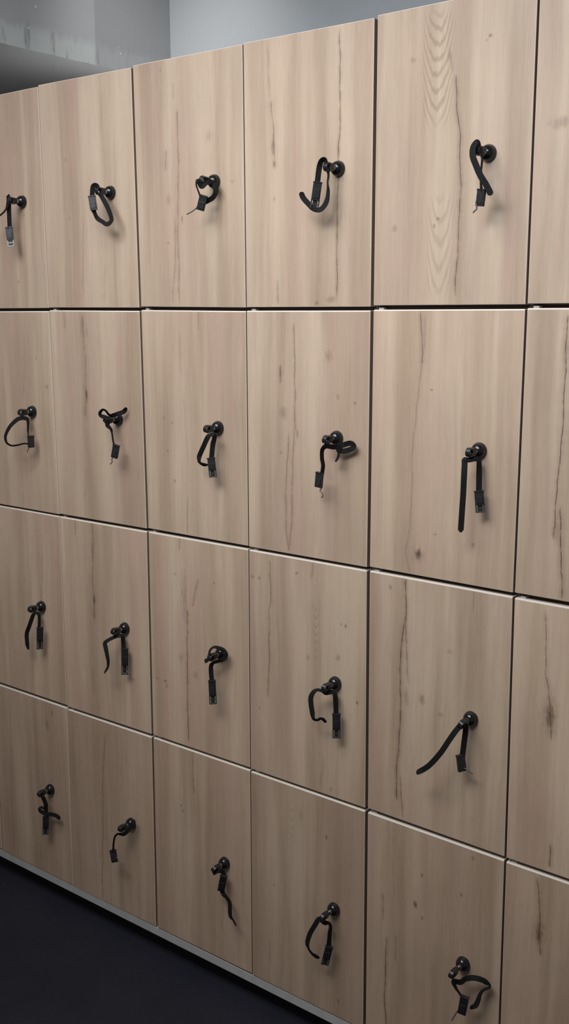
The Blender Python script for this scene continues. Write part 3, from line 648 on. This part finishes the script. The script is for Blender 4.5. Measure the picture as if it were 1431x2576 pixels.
GAP_W = 'second row'
KEYS = {
 'A1': dict(strap=[(-22, 558, 5.4, .3), (0, 542, 4.8, .25), (14, 528, 4.2, .3), (20, 510, 3.9, .6), (21, 493, 3.7, .8), (22, 512, 3.6, .95), (22.8, 535, 3.5, 1), (24.5, 576, 3.4, 1)],
   buckle=((22, 571), (28.5, 621), 3.4, 3.4, 'loop', 15, M_PALE), roll=10),
 'B1': dict(strap=[(248, 480, 3.4, .8), (243, 467, 3.9, .9), (234, 470, 4.2, 1), (232, 496, 4.3, 1), (235, 526, 4.2, .9), (239, 538, 4.1, .7), (246, 550, 4, .9), (258, 558, 3.8, .8), (269, 564, 3.6, .9), (279, 557, 3.4, .7), (279.5, 546, 3.3, .8), (271, 523, 3.3, .95), (259, 500, 3.3, 1), (252, 488, 3.4, 1)],
   buckle=((230.5, 492), (236.5, 529), 4.5, 4.4, 'plain', 5), roll=0),
 'C1': dict(strap=[(505, 497, 4.1, .3), (498.5, 480, 4.5, .18), (493.5, 464, 4.7, .2), (498, 455, 4.6, .7), (507, 469, 4.1, .9), (520, 459, 3.2, .9), (536, 460, 1.9, 1), (543, 477, 1.9, .95), (537, 495, 2.5, .9), (522, 505, 3.2, .95), (507, 511, 3.8, 1)],
   buckle=((512.5, 491), (503.5, 529), 4.0, 4.0, 'plain', 10), clip=[(499, 515, 3.9), (494, 523, 4.0), (486, 530, 4.2), (478, 535, 4.4), (470, 539, 4.5)], roll=25),
 'D1': dict(strap=[(757, 483, 5, .9), (763, 498, 5, .95), (777, 514, 4.8, .9), (790, 526, 4.5, .8), (806, 527, 4, .8), (820, 510, 3.6, .8), (825, 485, 3.3, .55), (824, 460, 3.2, .2), (826, 440, 3.2, .3), (823, 424, 3.5, .6), (817, 401, 3.8, .6), (807, 407, 4.2, .85), (802, 428, 4.3, 1), (798, 462, 4.2, 1)],
   buckle=((799.5, 457), (789.5, 529), 4.2, 4.3, 'loop', -5), roll=0),
 'E1': dict(strap=[(1236, 491, 4.2, 1), (1222, 464, 4.6, 1), (1208, 441, 5, 1), (1196, 413, 5.2, 1), (1189, 392, 5.2, .98), (1190, 371, 4.9, .9), (1200, 357, 4.4, .7), (1206, 374, 4, .6), (1212.5, 396, 3.8, .25), (1210, 430, 4.2, .2), (1209.5, 462, 4.4, .25), (1212, 480, 4.4, .4)],
   buckle=((1212.5, 475), (1206.5, 519), 4.4, 4.4, 'plain', 46), clip=[(1200, 500, 4.4), (1197, 510, 4.5), (1199, 518, 4.5), (1198, 527, 4.5), (1193, 531, 4.5), (1190, 536, 4.5)], roll=10),
 'A2': dict(strap=[(73, 1117, 3.2, .25), (60, 1116, 3.8, .25), (45, 1119.5, 4.6, .3), (30, 1121, 5.2, .3), (18, 1115, 5.8, .35), (13.7, 1104, 6, .5), (15, 1092, 6, .6), (25, 1073, 5.5, .75), (40, 1058, 4.6, .9), (52, 1052, 3.9, 1), (66, 1053, 2.6, .9), (70.5, 1062, 2.4, .5), (70.5, 1078, 2.4, .35), (71, 1092, 2.4, .15), (75, 1100, 2.4, .4)],
   buckle=((77, 1096), (78.5, 1126), 2.6, 2.6, 'plain', -34), clip=[(73.5, 1122, 2.6), (72, 1129, 2.7), (69, 1134, 2.8), (70, 1139, 2.8)], roll=15),
 'B2': dict(strap=[(317, 1025, 1.0, .7), (312, 1035, 1.2, 1), (297, 1041, 1.9, 1), (284, 1045, 3, .9), (274, 1043, 3.8, .4), (266, 1033.5, 4.3, .35), (258, 1031, 4.6, .4), (251.5, 1038, 4.8, .6), (253.5, 1045.5, 4.8, .7), (262, 1049, 4.4, .9), (274, 1056, 3.6, 1), (270, 1069, 3.8, .9), (279, 1080, 3.5, .5), (282, 1092, 3.4, .25), (285, 1112, 3.3, .25), (291, 1124, 3.3, .4)],
   buckle=((293, 1119), (287.5, 1151.5), 3.3, 3.3, 'plain', 30), clip=[(284, 1150, 3.4), (281, 1156, 3.5), (282, 1162, 3.5), (277, 1168, 3.6)], roll=35),
 'C2': dict(strap=[(524, 1169, 3, .3), (513, 1169, 3.5, .6), (504, 1165, 3.9, .4), (500.5, 1158, 4, .6), (502, 1146, 4, 1), (512, 1123, 4, 1), (522, 1101, 3.8, 1), (530, 1094, 3.5, .7), (539, 1093, 3, .7), (539, 1103, 2.9, .9), (535, 1121, 2.9, 1), (532, 1154, 2.9, 1)],
   buckle=((530.5, 1151), (536, 1200.5), 3.0, 3.0, 'loop', -8), roll=10),
 'D2': dict(strap=[(843, 1161, 2.4, .3), (849, 1153, 2.2, .35), (852, 1141, 2, .4), (851, 1130, 1.8, .7), (862, 1135, 1.5, 1), (880, 1131, 1.3, 1), (891, 1123, 1.2, .7), (881, 1115, 1.3, .95), (862, 1120, 1.6, 1), (846, 1124, 2.1, .9), (834, 1124, 2.8, .9), (821, 1122, 3.5, .9), (812, 1129, 3.8, .7), (809.5, 1140, 3.8, .65), (810, 1155, 3.8, .65), (812.5, 1171, 3.8, .65), (810, 1192, 3.8, .65)],
   buckle=((804.5, 1188), (801, 1226), 3.9, 3.9, 'plain', 36), clip=[(806, 1219, 3.9), (808, 1228, 3.9), (805, 1234, 4.0), (810, 1240, 4.0), (812, 1247, 4.0), (809, 1252, 4.0)], roll=10),
 'E2': dict(strap=[(1158.5, 1339, 4.6, 1), (1162, 1286, 4.6, 1), (1165, 1242, 4.6, 1), (1167, 1199, 4.6, 1), (1168.5, 1168, 4.4, .95), (1168, 1157, 4.3, .7), (1180, 1157, 3.6, .8), (1196, 1154, 2.6, .8), (1204, 1159, 2.3, .7), (1205, 1180, 2.2, .85), (1205, 1200, 2.2, .98), (1204.5, 1238, 2.2, 1)],
   buckle=((1204, 1234), (1208, 1289.5), 2.3, 2.3, 'loop', -8), roll=5),
 'A3': dict(strap=[(71, 1634, 3, .5), (68.5, 1618, 3.2, .95), (67.5, 1594, 3.4, 1), (73, 1577, 3.4, 1), (79.5, 1558, 3.2, 1), (83.5, 1548, 3.1, .9), (90, 1542, 2.8, .7), (97, 1545, 2.4, .7), (99, 1558, 2.3, .6), (98.5, 1580, 2.3, .6)],
   buckle=((100.5, 1578), (100, 1633), 2.4, 2.4, 'loop', -12), roll=12),
 'B3': dict(strap=[(262.5, 1692, 4.4, .3), (270.5, 1679, 4.6, .45), (272, 1664, 4.6, .6), (269, 1646, 4.6, .8), (266, 1630, 4.5, .95), (264, 1618, 4.4, .85), (273, 1610, 4, .7), (287, 1603, 3.3, .75), (299, 1599, 2.6, .9), (308, 1601, 2, .9), (310, 1616, 1.8, 1), (311, 1636, 1.8, 1)],
   buckle=((313.5, 1632), (314, 1697), 2.0, 2.0, 'loop', -6), clip=[(318, 1688, 2.0), (323, 1692, 2.0), (329, 1694, 2.0)], roll=8),
 'C3': dict(strap=[(515, 1664, 3.6, .95), (523, 1659, 3.8, .6), (526, 1646, 4, .35), (529, 1635, 4, .35), (538, 1628, 3.6, .4), (549, 1630, 3, .7), (561, 1636, 2.2, 1), (568, 1647, 1.9, 1), (562, 1657, 2.1, 1), (549, 1663, 2.8, .7), (537, 1667, 3.4, .6), (531, 1675, 3.6, .85), (531, 1692, 3.6, 1), (533, 1715, 3.6, 1)],
   buckle=((533, 1711), (536, 1771.5), 3.6, 3.6, 'loop', 0), roll=20),
 'D3': dict(strap=[(820, 1818, 3.6, .5), (813, 1810, 3.8, .5), (806, 1808, 4, .4), (797, 1811, 4.2, .4), (788, 1807, 4.4, .5), (785.5, 1793, 4.5, .9), (782, 1769, 4.5, .95), (782, 1754, 4.4, .95), (788, 1742, 4.2, .8), (798, 1735.5, 3.9, .5), (809, 1738, 3.4, .45), (820, 1743, 2.9, .8), (834, 1741, 2.2, .8), (842, 1746, 2, .8), (844, 1764, 2, .9), (845.5, 1799, 2, 1)],
   buckle=((846, 1795), (846.5, 1857), 2.1, 2.1, 'loop', 4), roll=15),
 'E3': dict(strap=[(1047, 1944, 6, .8), (1064, 1936, 6, 1), (1082, 1923, 6, 1), (1108, 1894, 5.6, 1), (1131, 1860, 5, 1), (1150, 1834, 4.2, 1), (1160, 1826, 3.5, .95), (1170, 1826, 2.7, .9), (1171, 1838, 2.5, 1), (1168, 1862, 2.5, 1), (1163, 1902, 2.7, 1)],
   buckle=((1157.5, 1898), (1162.5, 1940), 2.9, 2.9, 'plain', -30), clip=[(1168, 1932, 2.8), (1175, 1937, 2.7), (1182, 1942, 2.6), (1189, 1947, 2.5)], roll=25),
 'A4': dict(strap=[(151.5, 2060, 1.6, .8), (141, 2052, 1.8, .95), (128, 2048.5, 2.2, .95), (115, 2047, 2.8, .95), (104, 2042, 3.2, .85), (99, 2036, 3.3, .6), (104, 2031, 3, .5), (113, 2034, 2.5, .6), (116, 2025, 2.5, .9), (107, 2004, 3.5, .9), (112, 2014, 3.1, 1), (115, 2025, 2.8, 1), (116, 2042, 2.6, 1), (115.5, 2057, 2.6, 1)],
   buckle=((115.5, 2054), (114.5, 2099), 2.7, 2.7, 'loop', 0), roll=20),
 'B4': dict(strap=[(337, 2062, 1.6, 1), (334, 2071, 2.0, 1), (324, 2087, 2.7, 1), (312, 2098, 3.5, .9), (303, 2098.5, 4, .5), (295, 2099, 4.3, .35), (289, 2106, 4.5, .35), (286, 2120, 4.5, .35), (284.5, 2141, 4.4, .4)],
   buckle=((283.5, 2138), (289, 2168.5), 4.4, 4.4, 'plain', 15), clip=[(293, 2156, 4.3), (297, 2162, 4.2), (303, 2168, 4.1), (310, 2174, 4.0)], roll=10),
 'C4': dict(strap=[(594.5, 2329, 2.7, .2), (586, 2314, 2.6, .28), (579.5, 2304, 2.5, .7), (578, 2290, 2.4, .8), (577.5, 2271, 2.3, .75), (570, 2258, 2.3, .65), (561, 2247, 2.3, .95), (558, 2232, 2.3, 1), (563, 2208, 2.3, 1), (560, 2193, 2.5, .9), (548, 2191, 3.3, 1), (535, 2197, 4, 1)],
   buckle=((563, 2203), (555.5, 2240), 2.6, 2.6, 'plain', -5), roll=30),
 'D4': dict(strap=[(803.5, 2409, 4.2, .4), (795, 2406, 4.4, .6), (784, 2398, 4.6, .35), (776, 2386, 4.8, .3), (773, 2376, 4.8, .7), (774, 2366, 4.8, .9), (781, 2346, 4.6, 1), (793, 2326, 4.2, 1), (803, 2312, 3.8, 1), (817, 2321, 3, .9), (826, 2322, 2.5, .5), (831, 2331, 2.3, .6), (829, 2351, 2.3, .75), (826.5, 2386, 2.4, 1)],
   buckle=((828, 2381), (816.5, 2427), 2.5, 2.6, 'loop', -10), roll=18, ext=0.005),
 'E4': dict(strap=[(1182, 2535, 2.4, .6), (1196, 2529, 2.2, .9), (1203, 2515, 2, .8), (1207, 2503, 1.8, .6), (1215, 2492, 1.6, .4), (1227, 2485, 1.4, .25), (1230, 2478, 1.4, .5), (1218, 2468, 1.6, .9), (1202, 2462, 2, 1), (1185, 2460, 2.4, 1), (1170, 2463, 2.8, .9), (1158, 2471, 3.6, .9), (1141, 2469, 4.6, .8), (1145, 2482, 4.6, .5), (1153, 2495, 4.4, .3), (1164, 2511, 4.2, .3)],
   buckle=((1169, 2507), (1161, 2550), 4.2, 4.2, 'plain', 10), clip=[(1156, 2538, 4.2), (1150, 2544, 4.3), (1145, 2552, 4.3), (1136, 2567, 4.4)], roll=12, ext=0.008),
}
KLAB = {
 'A1': 'key whose strap hangs straight to a buckle, top row, nearest the left photo edge',
 'B1': 'key with strap looped back into its buckle, top row, second from the left',
 'C1': 'key with strap curled round into a raised buckle, top row, third from the left',
 'D1': 'key with buckle above an upturned strap hook, beside a straight crack, top row',
 'E1': 'key with a wide strap end slanting right over its buckle, door with arched grain',
 'A2': 'key with strap bowed out wide to the left, second row, nearest the left photo edge',
 'B2': 'key with bow-tied strap and thin hanging buckle, second row, right of an elongated knot',
 'C2': 'key with two strap ends meeting in a long buckle, second row, third from the left',
 'D2': 'key with folded strap bow to its right, second row, beside a forked crack',
 'E2': 'key with two long straight strap ends hanging down, second row, above a round knot',
 'A3': 'key with two short strap ends forking down, third row, nearest the left photo edge',
 'B3': 'key with strap bent square to the left, third row, second from the left',
 'C3': 'key whose strap arches over the lock, third row, third from the left',
 'D3': 'key with strap bent like a hook left of its buckle, third row, fourth from left',
 'E3': 'key with one strap end sticking out far down to the left, third row',
 'A4': 'key with strap crossed over above its buckle, bottom row, nearest the left photo edge',
 'B4': 'key with small buckle dangling on a thin bent strap, bottom row, second from left',
 'C4': 'key with wavy strap tapering down to the right, bottom row, third from left',
 'D4': 'key with strap curving into an open teardrop loop, bottom row, fourth from left',
 'E4': 'key with strap arching right and curling back, bottom row, above the photo lower edge',
}
def make_key(name):
    global BOW_ME, BLADE_ME
    K = KEYS[name]; ci = COLS.index(name[0]); j = int(name[1]) - 1
    org = Vector(((ci - 5 + 0.5) * PITCH + 0.074, -0.017, (ZT[j] + ZT[j + 1]) / 2 + H0))
    t = empty('locker_key', org); tag(t, KLAB[name], 'key', 'keys on black wrist straps')
    rq = Quaternion((0, 1, 0), math.radians(K['roll']))
    if BOW_ME is None:
        bo = obj('key_bow', key_bow(), M_BOW, t, smooth=False); BOW_ME = bo.data
        bm = bmesh.new(); add_box(bm, (-0.0009, -0.0052, -0.0040), (0.0009, 0.0022, 0.0040)); bevel_all(bm, 0.0003, 1)
        add_lathe(bm, [(0.0046, 0.0012), (0.0050, 0.0006), (0.0050, -0.0018), (0.0046, -0.0026)], None, 24)
        bl = obj('key_blade', bm, M_METAL, t); BLADE_ME = bl.data
    else:
        bo = bpy.data.objects.new('key_bow', BOW_ME); COL.objects.link(bo); bo.parent = t
        bl = bpy.data.objects.new('key_blade', BLADE_ME); COL.objects.link(bl); bl.parent = t
    bl['label'] = 'bright steel key blade and collar'
    bo.location = (0, -0.0025 - K.get('ext', 0), 0)
    for o in (bo, bl): o.rotation_mode = 'QUATERNION'; o.rotation_quaternion = rq
    obj('strap', ribbon(K['strap'], org), M_STRAP, t)
    b = buckle(t, org, *K['buckle'])
    if 'clip' in K:
        P = catmull([at(x, y, -d / 100) - org for x, y, d in K['clip']], 6)
        bm = bmesh.new(); add_tube(bm, P, 0.0013, 8)
        o = obj('clip', bm, M_CLIP, b, smooth=True); o['label'] = 'grey clip under the buckle'
for n in KEYS: make_key(n)
